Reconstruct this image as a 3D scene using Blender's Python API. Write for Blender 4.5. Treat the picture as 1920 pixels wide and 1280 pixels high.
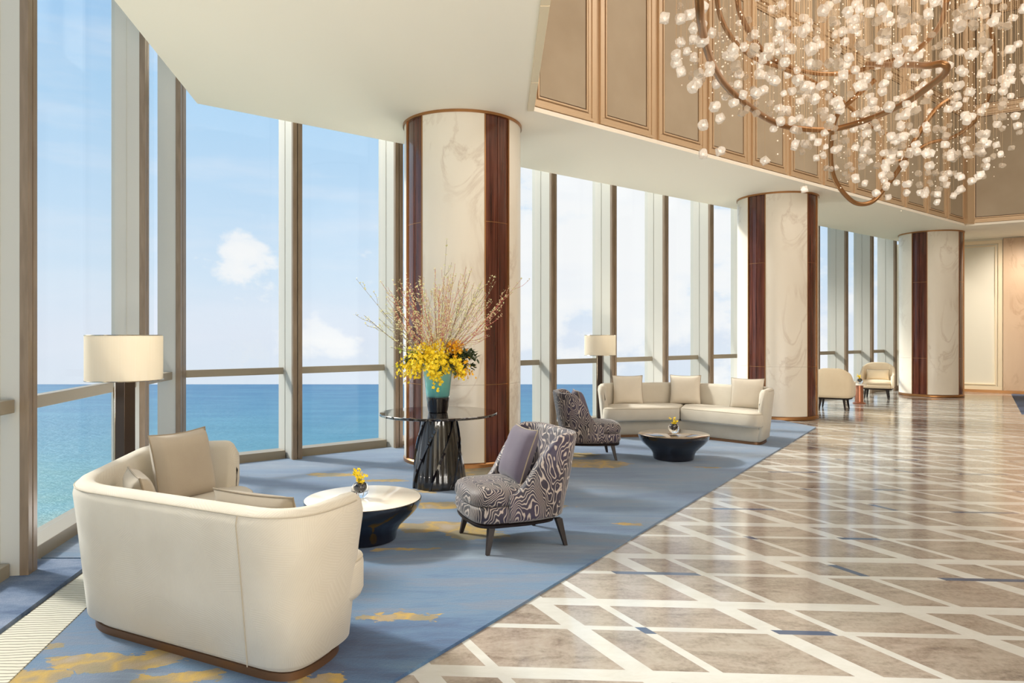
import bpy, bmesh, math, random
from mathutils import Vector, Matrix, Euler
from math import pi, sin, cos, sqrt, atan2, radians as R
for o in list(bpy.data.objects): bpy.data.objects.remove(o)
C = bpy.context.scene.collection
S = bpy.context.scene

# ------------------------------------------------------------------ camera, sun, sky, exposure
cd = bpy.data.cameras.new('camera'); cam = bpy.data.objects.new('camera', cd); C.objects.link(cam)
cam.location = (0, 0, 1.5); cam.rotation_euler = (R(90), 0, 0)
cd.sensor_width = 36; cd.lens = 36*1320/1920; cd.shift_y = -12/1920; cd.clip_end = 5000
S.camera = cam
S.view_settings.view_transform = 'Standard'; S.view_settings.look = 'None'
S.view_settings.exposure = 0.4; S.view_settings.gamma = 1; S.view_settings.use_curve_mapping = False
try:
    S.cycles.use_denoising = True; S.cycles.max_bounces = 10; S.cycles.diffuse_bounces = 5
    S.cycles.transparent_max_bounces = 24; S.cycles.sample_clamp_indirect = 6
except Exception: pass

def lamp(name, kind, loc, energy, color, **k):
    l = bpy.data.lights.new(name, kind); l.energy = energy; l.color = color
    for a, v in k.items(): setattr(l, a, v)
    o = bpy.data.objects.new(name, l); C.objects.link(o); o.location = loc; return o
SUN = lamp('sun', 'SUN', (-20, 10, 15), 2.9, (1.0, 0.96, 0.90), angle=R(5))
SUN.rotation_euler = Vector((.43, -.2, -.35)).to_track_quat('-Z', 'Y').to_euler()
# unseen area lights added to fill the interior from above and below
def down(name, x, y, z, sx, sy, e, col=(1, .84, .66)):
    o = lamp(name, 'AREA', (x, y, z), e, col, shape='RECTANGLE', size=sx, size_y=sy); return o
down('added_hall_fill', 8, 5.5, 8.85, 8, 8, 520, (1, .96, .90))  # broad overhead fill added to lift the whole hall
down('added_hall_fill', 9, -1, 8.85, 8, 4, 360, (1, .96, .90))  # second overhead fill, added nearer the camera end
lo_ = down('added_back_fill', 1.5, -2.4, .06, 8, 3, 800, (1, .955, .89)); lo_.rotation_euler = (Vector((-.1, .45, 1))).to_track_quat('-Z', 'Y').to_euler()  # large fill added behind the camera to brighten the low ceiling

for x_, y_ in ((-2.75, 5.75), (2.15, 11.95), (-1.1, 9.55), (4.2, 14.0)): down('added_floor_fill', x_, y_, .05, .3, .3, 15, (1, .95, .88)).rotation_euler = (pi, 0, 0)  # hidden uplights added behind sofas and columns to brighten the low ceiling

ws = lamp('added_wall_fill', 'SPOT', (12.4, 15.9, 3.9), 260, (1, .93, .84), spot_size=R(80), spot_blend=.9, shadow_soft_size=.08); ws.rotation_euler = (Vector((.6, 2.4, -2.0))).to_track_quat('-Z', 'Y').to_euler()  # spot added to brighten the far wall panels

class NT:
    def __init__(s, tree): s.t = tree; s.n = tree.nodes; s.l = tree.links; s.n.clear()
    def node(s, typ, **k):
        n = s.n.new(typ)
        for a, v in k.items(): setattr(n, a, v)
        return n
    def put(s, sock, v):
        if v is None: return
        if isinstance(v, (int, float)): sock.default_value = v
        elif isinstance(v, (tuple, list)):
            v = tuple(v)
            if len(sock.default_value) == 4 and len(v) == 3: v = v + (1,)
            sock.default_value = v
        else: s.l.new(v, sock)
    def m(s, op, a, b=None, c=None, clamp=False):
        n = s.node('ShaderNodeMath', operation=op, use_clamp=clamp)
        for i, v in enumerate((a, b, c)): s.put(n.inputs[i], v)
        return n.outputs[0]
    def mix(s, f, a, b, bt='MIX'):
        n = s.node('ShaderNodeMix', data_type='RGBA', blend_type=bt, clamp_factor=True)
        s.put(n.inputs[0], f); s.put(n.inputs[6], a); s.put(n.inputs[7], b); return n.outputs[2]
    def ramp(s, f, stops, interp='LINEAR'):
        n = s.node('ShaderNodeValToRGB'); n.color_ramp.interpolation = interp
        e = n.color_ramp.elements
        while len(e) < len(stops): e.new(.5)
        for i, (p, c) in enumerate(stops):
            e[i].position = p; e[i].color = (c, c, c, 1) if isinstance(c, (int, float)) else tuple(c)+(1,)
        s.put(n.inputs[0], f); return n.outputs[0]
    def co(s, kind='Object', scale=(1, 1, 1), rot=(0, 0, 0), loc=(0, 0, 0)):
        t = s.node('ShaderNodeTexCoord'); mp = s.node('ShaderNodeMapping')
        mp.inputs['Scale'].default_value = scale; mp.inputs['Rotation'].default_value = rot; mp.inputs['Location'].default_value = loc
        s.l.new(t.outputs[kind], mp.inputs[0]); return mp.outputs[0]
    def noise(s, v, scale, detail=3, rough=.5, dist=0, out=0):
        n = s.node('ShaderNodeTexNoise'); s.put(n.inputs['Vector'], v); n.inputs['Scale'].default_value = scale
        n.inputs['Detail'].default_value = detail; n.inputs['Roughness'].default_value = rough; n.inputs['Distortion'].default_value = dist
        return n.outputs[out]
    def sep(s, v):
        n = s.node('ShaderNodeSeparateXYZ'); s.put(n.inputs[0], v); return n.outputs
    def bump(s, h, strength=.3, dist=.01):
        n = s.node('ShaderNodeBump'); n.inputs['Strength'].default_value = strength; n.inputs['Distance'].default_value = dist
        s.put(n.inputs['Height'], h); return n.outputs[0]

def mat(name, color=(.8, .8, .8), rough=.5, metal=0, fn=None, spec=None, **k):
    m = bpy.data.materials.new(name); m.use_nodes = True; t = NT(m.node_tree)
    o = t.node('ShaderNodeOutputMaterial'); b = t.node('ShaderNodeBsdfPrincipled'); t.l.new(b.outputs[0], o.inputs[0])
    b.inputs['Base Color'].default_value = tuple(color)+(1,); b.inputs['Roughness'].default_value = rough; b.inputs['Metallic'].default_value = metal
    if spec is not None: b.inputs['Specular IOR Level'].default_value = spec
    for a, v in k.items(): t.put(b.inputs[a.replace('_', ' ')], v)
    if fn: fn(t, b)
    return m
def sr(r, g, b):
    f = lambda c: (c/255/12.92 if c <= 10 else ((c/255+.055)/1.055)**2.4)
    return (f(r), f(g), f(b))

# sky
w = bpy.data.worlds.new('sky'); S.world = w; w.use_nodes = True
t = NT(w.node_tree); wo = t.node('ShaderNodeOutputWorld'); bg = t.node('ShaderNodeBackground'); t.l.new(bg.outputs[0], wo.inputs[0])
gen = t.co('Generated'); sx, sy, sz = t.sep(gen)
base = t.ramp(t.m('ADD', t.m('MULTIPLY', sz, 1.0), .5), [(0.0, sr(150, 165, 175)), (.40, sr(190, 205, 215)), (.43, sr(226, 235, 246)), (.50, sr(228, 235, 247)), (.57, sr(216, 233, 249)), (.66, sr(200, 226, 249)), (.80, sr(178, 215, 246)), (1.0, sr(150, 195, 240))])
v2 = t.co('Generated', scale=(1, 1, 1.7))
n1 = t.noise(v2, 4.6, 8, .56, .1)
az = t.m('MULTIPLY', sx, .16)
band = t.ramp(t.m('ADD', sz, .5), [(.46, 0.05), (.54, .085), (.60, .06), (.68, -.0), (.76, 0)])
v3 = t.m('ADD', t.m('ADD', n1, az), band)
for cx_, cy_, k_, a_ in ((640, 560, 160, .16), (600, 620, 500, .10), (465, 490, 900, .14), (1080, 440, 90, .17), (1230, 430, 200, .15), (120, 650, 900, .06)):
    dn = t.node('ShaderNodeVectorMath', operation='DOT_PRODUCT'); t.put(dn.inputs[0], gen); dn.inputs[1].default_value = tuple(Vector(((cx_-960)/1320, 1, (628-cy_)/1320)).normalized())
    v3 = t.m('ADD', v3, t.m('MULTIPLY', t.m('POWER', t.m('MAXIMUM', dn.outputs['Value'], 0), k_), a_))
v3 = t.m('SUBTRACT', v3, .030)
cl = t.ramp(v3, [(.59, 0), (.635, .85), (.68, 1)])
skyc = t.mix(cl, base, sr(253, 252, 252))
wisp = t.ramp(t.noise(t.co('Generated', scale=(1, 1, 6)), 3.0, 5, .6), [(.45, 0), (.8, .6)])
skyc = t.mix(wisp, skyc, sr(236, 241, 250))
# sky glow around the sun, added out of view to brighten the interior
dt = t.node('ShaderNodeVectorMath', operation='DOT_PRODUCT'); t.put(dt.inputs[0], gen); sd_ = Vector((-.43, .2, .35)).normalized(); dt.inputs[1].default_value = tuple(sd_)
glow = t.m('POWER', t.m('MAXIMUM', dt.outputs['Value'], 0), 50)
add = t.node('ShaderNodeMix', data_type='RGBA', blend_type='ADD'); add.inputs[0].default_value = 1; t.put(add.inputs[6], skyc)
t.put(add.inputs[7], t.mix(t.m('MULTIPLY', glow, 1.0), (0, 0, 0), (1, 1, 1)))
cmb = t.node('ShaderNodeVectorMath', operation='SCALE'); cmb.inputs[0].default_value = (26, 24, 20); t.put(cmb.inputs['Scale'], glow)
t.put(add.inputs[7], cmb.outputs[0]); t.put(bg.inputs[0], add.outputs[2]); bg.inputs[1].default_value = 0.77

# ------------------------------------------------------------------ geometry helpers
class MB:
    def __init__(s): s.v = []; s.f = []; s.mi = []; s.cur = 0
    def add(s, vs, fs):
        k = len(s.v); s.v += [tuple(p) for p in vs]
        for f in fs: s.f.append(tuple(i+k for i in f)); s.mi.append(s.cur)
        return s
    def box(s, c, d, rz=0, M=None):
        cx, cy, cz = c; hx, hy, hz = d[0]/2, d[1]/2, d[2]/2; vs = []
        for z in (-hz, hz):
            for x, y in ((-hx, -hy), (hx, -hy), (hx, hy), (-hx, hy)):
                vs.append((cx+x*cos(rz)-y*sin(rz), cy+x*sin(rz)+y*cos(rz), cz+z))
        return s.add(vs, [(0, 3, 2, 1), (4, 5, 6, 7), (0, 1, 5, 4), (1, 2, 6, 5), (2, 3, 7, 6), (3, 0, 4, 7)])
    def prism(s, poly, z0, z1):
        n = len(poly); vs = [(x, y, z0) for x, y in poly]+[(x, y, z1) for x, y in poly]
        return s.add(vs, [tuple(range(n))[::-1], tuple(range(n, 2*n))]+[(i, (i+1) % n, n+(i+1) % n, n+i) for i in range(n)])
    def loft(s, rings, cap=True, closed=True):
        n = len(rings[0]); vs = [p for r in rings for p in r]; fs = []
        for k in range(len(rings)-1):
            for i in range(n if closed else n-1):
                j = (i+1) % n; fs.append((k*n+i, k*n+j, (k+1)*n+j, (k+1)*n+i))
        if cap: fs.append(tuple(range(n))[::-1]); fs.append(tuple(range((len(rings)-1)*n, len(rings)*n)))
        return s.add(vs, fs)
    def lathe(s, prof, n=48, c=(0, 0), fn=None):
        rings = []
        for r, z in prof:
            rings.append([(c[0]+(r*(fn(2*pi*i/n, z) if fn else 1))*cos(2*pi*i/n), c[1]+(r*(fn(2*pi*i/n, z) if fn else 1))*sin(2*pi*i/n), z) for i in range(n)])
        return s.loft(rings)
    def tube(s, pts, r, n=8, cap=True):
        pts = [Vector(p) for p in pts]; rings = []; m = len(pts); up = Vector((0, 0, 1)); last = None
        for i, p in enumerate(pts):
            d = (pts[min(i+1, m-1)]-pts[max(i-1, 0)])
            if d.length < 1e-9: d = Vector((0, 0, 1))
            d.normalize()
            if last is None:
                a = d.cross(up if abs(d.z) < .9 else Vector((1, 0, 0))).normalized()
            else:
                a = (last-d*last.dot(d))
                a = a.normalized() if a.length > 1e-6 else d.cross(up).normalized()
            last = a; b = d.cross(a); rr = r[i] if isinstance(r, (list, tuple)) else r
            rings.append([p+(a*cos(2*pi*k/n)+b*sin(2*pi*k/n))*rr for k in range(n)])
        return s.loft(rings, cap)
    def xf(s, M): s.v = [tuple(M @ Vector(p)) for p in s.v]; return s
    def build(s, name, m=None, parent=None, smooth=35, bevel=0):
        me = bpy.data.meshes.new(name); me.from_pydata(s.v, [], s.f)
        for q in (m if isinstance(m, (list, tuple)) else [m]):
            if q: me.materials.append(q)
        if isinstance(m, (list, tuple)): me.polygons.foreach_set('material_index', s.mi)
        if smooth: me.shade_smooth(); me.set_sharp_from_angle(angle=R(smooth))
        me.update(); o = bpy.data.objects.new(name, me); C.objects.link(o)
        if parent: o.parent = parent
        if bevel:
            b = o.modifiers.new('bevel', 'BEVEL'); b.width = bevel; b.segments = 3; b.limit_method = 'ANGLE'; b.harden_normals = False
        return o
def empty(name, loc=(0, 0, 0), rz=0):
    o = bpy.data.objects.new(name, None); C.objects.link(o); o.location = loc; o.rotation_euler = (0, 0, rz); o.empty_display_size = .1; return o
def tag(o, label=None, cat=None, group=None, kind=None):
    if label: o['label'] = label
    if cat: o['category'] = cat
    if group: o['group'] = group
    if kind: o['kind'] = kind
    return o
def thing(name, label, cat, loc=(0, 0, 0), rz=0, group=None): return tag(empty(name, loc, rz), label, cat, group)
def copy_tree(o, parent=None):
    c = o.copy(); C.objects.link(c); c.parent = parent
    for ch in list(o.children): copy_tree(ch, c)
    return c
def catmull(pts, k=8):
    P = [Vector(p) for p in pts]; out = []
    for i in range(len(P)-1):
        a, b, c, d = P[max(i-1, 0)], P[i], P[i+1], P[min(i+2, len(P)-1)]
        for j in range(k):
            u = j/k; out.append(.5*((2*b)+(c-a)*u+(2*a-5*b+4*c-d)*u*u+(3*b-a-3*c+d)*u**3))
    out.append(P[-1]); return out
def fillet(pts, closed=True, seg=8):
    """pts: (x,y,r)"""
    out = []; n = len(pts)
    for i, (x, y, r) in enumerate(pts):
        p = Vector((x, y))
        if (not closed and i in (0, n-1)) or r <= 0: out.append(p); continue
        a = Vector(pts[i-1][:2]); b = Vector(pts[(i+1) % n][:2]); da = (a-p); db = (b-p); la, lb = da.length, db.length; da.normalize(); db.normalize()
        ang = da.angle(db); d = min(r/math.tan(ang/2), la*.48, lb*.48)
        p0 = p+da*d; p1 = p+db*d
        for k in range(seg+1):
            u = k/seg; out.append(p0*(1-u)**2+p*2*u*(1-u)*1.0+p1*u*u)
    return out
def resample(pts, step, closed):
    P = [Vector(p) for p in pts]
    if closed: P.append(P[0])
    L = [0]
    for i in range(1, len(P)): L.append(L[-1]+(P[i]-P[i-1]).length)
    n = max(3, int(L[-1]/step)); out = []; j = 0
    for k in range(n if closed else n+1):
        s_ = L[-1]*k/n
        while j < len(P)-2 and L[j+1] < s_: j += 1
        d = L[j+1]-L[j]; u = 0 if d < 1e-9 else (s_-L[j])/d; out.append(P[j].lerp(P[j+1], min(1, u)))
    return out
def offs(pts, closed=True):
    """unit left-hand normals"""
    n = len(pts); N = []
    for i in range(n):
        a = pts[i-1] if (closed or i > 0) else pts[i]; b = pts[(i+1) % n] if (closed or i < n-1) else pts[i]
        d = (b-a).normalized(); N.append(Vector((-d.y, d.x)))
    return N
def slab(mb, poly, layers, crown=0):
    """poly CCW dense; layers (inset, z)"""
    N = offs(poly)
    rings = [[(p.x+q.x*i, p.y+q.y*i, z) for p, q in zip(poly, N)] for i, z in layers]
    if crown:
        c = sum(poly, Vector((0, 0)))/len(poly); i, z = layers[-1]
        for f, dz in ((.72, .6), (.4, .92), (.12, 1)):
            rings.append([(c.x+(p.x+q.x*i-c.x)*f, c.y+(p.y+q.y*i-c.y)*f, z+crown*dz) for p, q in zip(poly, N)])
    return mb.loft(rings)
def shell(mb, path, prof):
    """open path; prof(k, s, L) -> list of (inset, z)"""
    N = offs(path, False); L = [0]
    for i in range(1, len(path)): L.append(L[-1]+(path[i]-path[i-1]).length)
    rings = []
    for p, q, s_ in zip(path, N, L):
        rings.append([(p.x+q.x*i, p.y+q.y*i, z) for i, z in prof(s_, L[-1], p)])
    return mb.loft(rings)

# ------------------------------------------------------------------ materials
def marble(t, b, c0, c1, c2, sc=1.2, k=(1, 1, .55)):
    v = t.co('Object', scale=k, rot=(.3, .5, .2)); n = t.noise(v, sc, 8, .6, 1.2)
    vein = t.ramp(t.m('ABSOLUTE', t.m('SUBTRACT', n, .5)), [(0, 1), (.012, .6), (.035, 0)])
    n2 = t.noise(v, sc*.8, 5, .5, .6); base = t.mix(t.ramp(n2, [(.3, 0), (.7, 1)]), c0, c1)
    msk = t.ramp(t.noise(v, sc*1.3, 2), [(.42, 0), (.62, 1)])
    t.put(b.inputs['Base Color'], t.mix(t.m('MULTIPLY', t.m('MULTIPLY', vein, msk), .42), base, c2))
M = {}
M['marble'] = mat('cream_marble', rough=.28, fn=lambda t, b: marble(t, b, sr(236, 228, 214), sr(222, 212, 196), sr(182, 160, 140)))
M['marble2'] = mat('peach_marble', rough=.3, fn=lambda t, b: marble(t, b, sr(214, 184, 152), sr(200, 168, 136), sr(160, 120, 88), 1.5))
def wood_fn(t, b):
    v = t.co('Object', scale=(9, 9, .35)); n = t.noise(v, 3, 6, .6, .4)
    t.put(b.inputs['Base Color'], t.ramp(n, [(.3, sr(52, 22, 14)), (.5, sr(84, 40, 28)), (.72, sr(112, 62, 46))]))
M['wood'] = mat('dark_reddish_wood', rough=.2, fn=wood_fn, Coat_Weight=.4, Coat_Roughness=.08)
M['brass'] = mat('brass', sr(176, 128, 84), .32, .9)
M['bronze'] = mat('bronze', sr(120, 88, 62), .4, .6)
M['grey'] = mat('grey_paint', sr(186, 184, 176), .5)
def bp(t, b):
    n = t.noise(t.co('Object', scale=(4, 4, .6)), 6, 3); t.put(b.inputs['Base Color'], t.ramp(n, [(.3, sr(116, 98, 78)), (.7, sr(134, 116, 96))]))
M['bpaint'] = mat('bronze_paint', rough=.45, fn=bp)
M['seam'] = mat('dark_seam', sr(52, 42, 34), .6)
M['rail'] = mat('rail_paint', sr(140, 130, 112), .4)
M['soffit'] = mat('cream_plaster', sr(250, 241, 224), .7)
M['ceiltop'] = mat('hall_plaster', sr(205, 180, 145), .8)
M['frame'] = mat('champagne_moulding', sr(206, 178, 144), .35, .25)
def fab(t, b):
    n = t.noise(t.co('Object'), 1.3, 3); f = t.noise(t.co('Object'), 260, 1)
    t.put(b.inputs['Base Color'], t.mix(t.ramp(n, [(.3, 0), (.7, 1)]), sr(178, 162, 139), sr(168, 151, 127)))
    t.put(b.inputs['Normal'], t.bump(f, .1, .002))
M['rug3'] = mat('navy_grey_wool', sr(70, 78, 98), .95)
M['fabric_wall'] = mat('tan_wall_fabric', rough=.75, fn=fab)
M['groove'] = mat('dark_groove', sr(84, 58, 38), .6)
M['ivory'] = mat('ivory_panel', sr(226, 218, 198), .5)
M['ivoryframe'] = mat('ivory_moulding', sr(232, 212, 178), .4)

def glass_mat(name, tint=(.97, .985, .99), gl=.06):
    m = bpy.data.materials.new(name); m.use_nodes = True; t = NT(m.node_tree); o = t.node('ShaderNodeOutputMaterial')
    tr = t.node('ShaderNodeBsdfTransparent'); tr.inputs[0].default_value = tint+(1,)
    g = t.node('ShaderNodeBsdfGlossy'); g.inputs['Roughness'].default_value = .01
    fr = t.node('ShaderNodeLayerWeight'); mx = t.node('ShaderNodeMixShader')
    t.put(mx.inputs[0], t.m('ADD', t.m('MULTIPLY', t.m('POWER', fr.outputs[1], 6), .22), .015)); t.l.new(tr.outputs[0], mx.inputs[1]); t.l.new(g.outputs[0], mx.inputs[2]); t.l.new(mx.outputs[0], o.inputs[0]); return m
M['glass'] = glass_mat('window_glass')

# marble floor: slanted lattice of wide and narrow white strips with blue inlays
def floor_fn(t, b):
    v = t.co('Object'); x, y, z = t.sep(v)
    def fam(nx, ny, off, per, wide, nar, noff, dx, dy, seed):
        a = t.m('ADD', t.m('MULTIPLY', x, nx), t.m('MULTIPLY', y, ny)); a = t.m('SUBTRACT', a, off)
        q = t.m('DIVIDE', a, per); row = t.m('FLOOR', q); fr = t.m('MULTIPLY', t.m('FRACT', q), per)
        W_ = t.m('LESS_THAN', fr, wide)
        f2 = t.m('SUBTRACT', fr, noff); Nn = t.m('MULTIPLY', t.m('GREATER_THAN', f2, 0), t.m('LESS_THAN', f2, nar))
        return a, row, W_, Nn
    n1 = (.05989, .9982); n2 = (.8876, .4606)
    a1, r1, W1, N1 = fam(*n1, 3.075, .85, .105, .05, .53, 0, 0, 1)
    a2, r2, W2, N2 = fam(*n2, 1.905, .86, .105, .05, .32, 0, 0, 2)
    q1 = t.m('DIVIDE', a1, .85); q2 = t.m('DIVIDE', a2, .86)
    def every2(q, off, ln): return t.m('LESS_THAN', t.m('FRACT', t.m('DIVIDE', t.m('SUBTRACT', q, off-40), 2)), ln/2)
    odd = t.m('GREATER_THAN', t.m('FRACT', t.m('DIVIDE', t.m('ADD', r1, 40), 2)), .25)
    long_ = t.m('MULTIPLY', odd, every2(q2, .83, .53)); short = t.m('MULTIPLY', t.m('SUBTRACT', 1, odd), every2(q2, 1.06, .29))
    b1 = t.m('MULTIPLY', N1, t.m('MAXIMUM', long_, short))
    ev = t.m('LESS_THAN', t.m('FRACT', t.m('DIVIDE', t.m('ADD', r2, 40), 2)), .25)
    b2 = t.m('MULTIPLY', t.m('MULTIPLY', N2, ev), t.m('MAXIMUM', every2(q1, 1.68, .25), every2(q1, .585, .09)))
    blue = t.m('MAXIMUM', b1, b2)
    white = t.m('MAXIMUM', t.m('MAXIMUM', W1, W2), t.m('MAXIMUM', N1, N2))
    n = t.noise(t.co('Object', scale=(.6, 1.3, 1), rot=(0, 0, .06)), 6, 9, .72, .5); nn = t.noise(v, 1.6, 5, .6, .5); fine = t.noise(v, 38, 4, .7)
    br = t.ramp(t.m('ADD', t.m('MULTIPLY', n, .68), t.m('MULTIPLY', fine, .32)), [(.36, sr(86, 77, 71)), (.44, sr(126, 116, 106)), (.52, sr(148, 140, 130)), (.64, sr(164, 159, 149))])
    tint = t.ramp(nn, [(.35, sr(154, 137, 126)), (.65, sr(158, 153, 141))])
    br = t.mix(.3, br, tint)
    wh = t.mix(t.ramp(n, [(.4, 0), (.7, 1)]), sr(190, 191, 187), sr(180, 179, 173))
    c = t.mix(white, br, wh); c = t.mix(blue, c, sr(70, 84, 108)); t.put(b.inputs['Base Color'], c)
    t.put(b.inputs['Roughness'], t.ramp(t.noise(v, 9, 3), [(.3, .09), (.7, .15)]))
M['floor'] = mat('marble_floor', rough=.12, fn=floor_fn, spec=.55)

GOLD = [(-.60, 3.71, .17, .06), (-.44, 3.70, .09, .05), (-1.80, 3.20, .30, .10), (-2.1, 3.05, .2, .08), (-1.62, 3.28, .10, .07), (-2.25, 3.35, .12, .05), (-1.45, 3.05, .2, .05), (-.55, 5.45, .42, .16), (-.28, 5.25, .25, .12), (-.62, 6.15, .26, .14), (-.75, 4.9, .22, .05),
        (-.05, 7.65, .65, .30), (.25, 7.3, .35, .15), (.95, 8.15, .40, .28), (.72, 8.75, .35, .2), (.92, 5.55, .10, .05), (-1.9, 7.5, .30, .10), (-1.3, 7.2, .25, .08), (-.85, 3.02, .12, .06), (-1.1, 6.7, .35, .1), (2.2, 7.9, .15, .05), (.3, 6.1, .22, .05)]
def rug_fn(t, b):
    v = t.co('Object'); x, y, z = t.sep(v)
    s1 = t.noise(t.co('Object', scale=(.55, 1.5, 1), rot=(0, 0, -.05)), 1.1, 4, .55, .4); s2 = t.noise(t.co('Object', scale=(.7, 4.5, 1)), 2.2, 6, .7, .6)
    f = t.m('ADD', t.m('MULTIPLY', s1, .62), t.m('MULTIPLY', s2, .38))
    base = t.ramp(f, [(.33, sr(48, 66, 100)), (.43, sr(62, 92, 128)), (.50, sr(82, 113, 142)), (.57, sr(98, 112, 132)), (.66, sr(122, 142, 158))])
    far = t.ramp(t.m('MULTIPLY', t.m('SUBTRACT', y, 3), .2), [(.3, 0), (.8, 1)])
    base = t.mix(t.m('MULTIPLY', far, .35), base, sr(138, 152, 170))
    wob = t.noise(t.co('Object', scale=(1.2, 2.2, 1)), 4.0, 5, .62); wo2 = t.noise(t.co('Object', scale=(1.2, 2.2, 1), loc=(7, 3, 0)), 4.0, 5, .62)
    xx = t.m('ADD', x, t.m('MULTIPLY', t.m('SUBTRACT', wob, .5), .55)); yy = t.m('ADD', y, t.m('MULTIPLY', t.m('SUBTRACT', wo2, .5), .30))
    acc = None
    for gx, gy, rx, ry in GOLD:
        d = t.m('ADD', t.m('POWER', t.m('ABSOLUTE', t.m('DIVIDE', t.m('SUBTRACT', xx, gx), rx)), 2), t.m('POWER', t.m('ABSOLUTE', t.m('DIVIDE', t.m('SUBTRACT', yy, gy), ry)), 2))
        acc = d if acc is None else t.m('MINIMUM', acc, d)
    g = t.ramp(acc, [(.90, 1), (1.0, 0)])
    gold = t.ramp(t.noise(v, 4.5, 2), [(.38, sr(128, 116, 80)), (.48, sr(140, 122, 84)), (.55, sr(176, 142, 44)), (.60, sr(150, 128, 80)), (.72, sr(156, 140, 118))])
    c = t.mix(g, base, gold); fine = t.noise(v, 210, 2, .6); mid = t.noise(v, 60, 2, .6)
    c = t.mix(t.ramp(fine, [(.3, .32), (.7, 0)]), c, sr(50, 62, 88)); t.put(b.inputs['Base Color'], c)
    t.put(b.inputs['Normal'], t.bump(t.m('ADD', fine, mid), .5, .004))
    b.inputs['Sheen Weight'].default_value = .25
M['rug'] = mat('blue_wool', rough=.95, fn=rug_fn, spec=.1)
def rug2(t, b):
    v = t.co('Object'); f = t.noise(t.co('Object', scale=(1, 2, 1)), 2.5, 5, .6); fine = t.noise(v, 210, 2)
    c = t.ramp(f, [(.35, sr(82, 98, 124)), (.5, sr(110, 124, 146)), (.65, sr(134, 144, 162))]); t.put(b.inputs['Base Color'], t.mix(t.ramp(fine, [(.3, .35), (.7, 0)]), c, sr(48, 60, 90)))
    t.put(b.inputs['Normal'], t.bump(fine, .5, .004))
M['rug2'] = mat('blue_grey_wool', rough=.95, fn=rug2, spec=.1)
def matfn(t, b):
    v = t.co('Object', scale=(1.0, 1, 1), rot=(0, 0, -.06)); x, y, z = t.sep(v); wv = t.noise(t.co('Object'), 5, 3)
    q = t.m('FRACT', t.m('ADD', t.m('MULTIPLY', y, 34), t.m('MULTIPLY', wv, 1.4))); gap = t.m('LESS_THAN', q, .2)
    t.put(b.inputs['Base Color'], t.mix(gap, sr(184, 180, 164), sr(104, 98, 84))); t.put(b.inputs['Normal'], t.bump(t.ramp(q, [(0, 0), (.25, 1)]), .6, .004))
M['mat'] = mat('cream_ribbed_matting', rough=.8, fn=matfn)

def upholstery(name, ca, cb, weave=True):
    def fn(t, b):
        v = t.co('Object'); n = t.noise(v, 2.5, 4, .6); x, y, z = t.sep(v)
        c = t.mix(t.ramp(n, [(.3, 0), (.7, 1)]), ca, cb)
        if weave:
            vo = t.node('ShaderNodeTexVoronoi'); t.put(vo.inputs['Vector'], v); vo.inputs['Scale'].default_value = 7
            a = t.m('MULTIPLY', t.sep(vo.outputs['Color'])[0], 6.28)
            h = t.m('ADD', x, y); wv = t.m('SINE', t.m('MULTIPLY', t.m('ADD', t.m('MULTIPLY', h, t.m('COSINE', a)), t.m('MULTIPLY', z, t.m('SINE', a))), 620))
            c = t.mix(t.ramp(wv, [(.2, .10), (.9, 0)]), c, sr(150, 132, 108))
            t.put(b.inputs['Normal'], t.bump(wv, .12, .002))
        else: t.put(b.inputs['Normal'], t.bump(t.noise(v, 150, 2), .12, .003))
        t.put(b.inputs['Base Color'], c)
    return mat(name, rough=.85, fn=fn, spec=.2, Sheen_Weight=.2)
M['sofa'] = upholstery('beige_herringbone_upholstery', sr(200, 193, 179), sr(190, 182, 167))
M['pillow'] = upholstery('taupe_linen', sr(178, 166, 148), sr(168, 155, 138), False)
M['pillow2'] = upholstery('pale_linen', sr(216, 207, 192), sr(206, 196, 180), False)
M['cream'] = upholstery('cream_upholstery', sr(238, 222, 194), sr(230, 212, 182), False)
M['greycush'] = upholstery('grey_purple_wool', sr(104, 96, 108), sr(88, 80, 94), False)
M['piping'] = mat('piping', sr(150, 136, 116), .7)
M['seamline'] = mat('seam_thread', sr(174, 164, 146), .8)
def zebra(t, b):
    v = t.co('Object', scale=(1, .55, .42)); n = t.noise(v, 4.6, 3, .42, .15); n2 = t.noise(t.co('Object'), 40, 2)
    q = t.m('FRACT', t.m('ADD', t.m('MULTIPLY', n, 36), t.m('MULTIPLY', n2, .25)))
    k = t.ramp(q, [(0, 0), (.56, 0), (.68, 1), (.84, 1), (.96, 0)])
    dk = t.ramp(t.noise(t.co('Object'), 3, 2), [(.35, sr(24, 16, 24)), (.65, sr(54, 44, 68))])
    t.put(b.inputs['Base Color'], t.mix(k, dk, sr(176, 162, 152))); t.put(b.inputs['Normal'], t.bump(k, .25, .004))
M['zebra'] = mat('swirled_jacquard', rough=.55, fn=zebra, Sheen_Weight=.3)
M['legwood'] = mat('espresso_wood', sr(30, 20, 19), .5)
M['lacquer'] = mat('black_lacquer', sr(18, 14, 20), .08, Coat_Weight=1.0, Coat_Roughness=.03, spec=.6)
M['mirror'] = mat('smoked_mirror', sr(172, 152, 136), .05, .9)
M['blackstone'] = mat('black_polished_stone', sr(24, 20, 22), .03, spec=1.0, Coat_Weight=1, Coat_Roughness=.0)
def basefn(t, b):
    x, y, z = t.sep(t.co('Object')); a = t.m('ARCTAN2', y, x); n = t.noise(t.co('Object', scale=(1, 1, .2)), 14, 3)
    t.put(b.inputs['Base Color'], t.ramp(n, [(.35, sr(14, 12, 12)), (.65, sr(40, 35, 32))]))
M['fluted'] = mat('fluted_black_timber', rough=.18, fn=basefn, Coat_Weight=.7)
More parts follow.
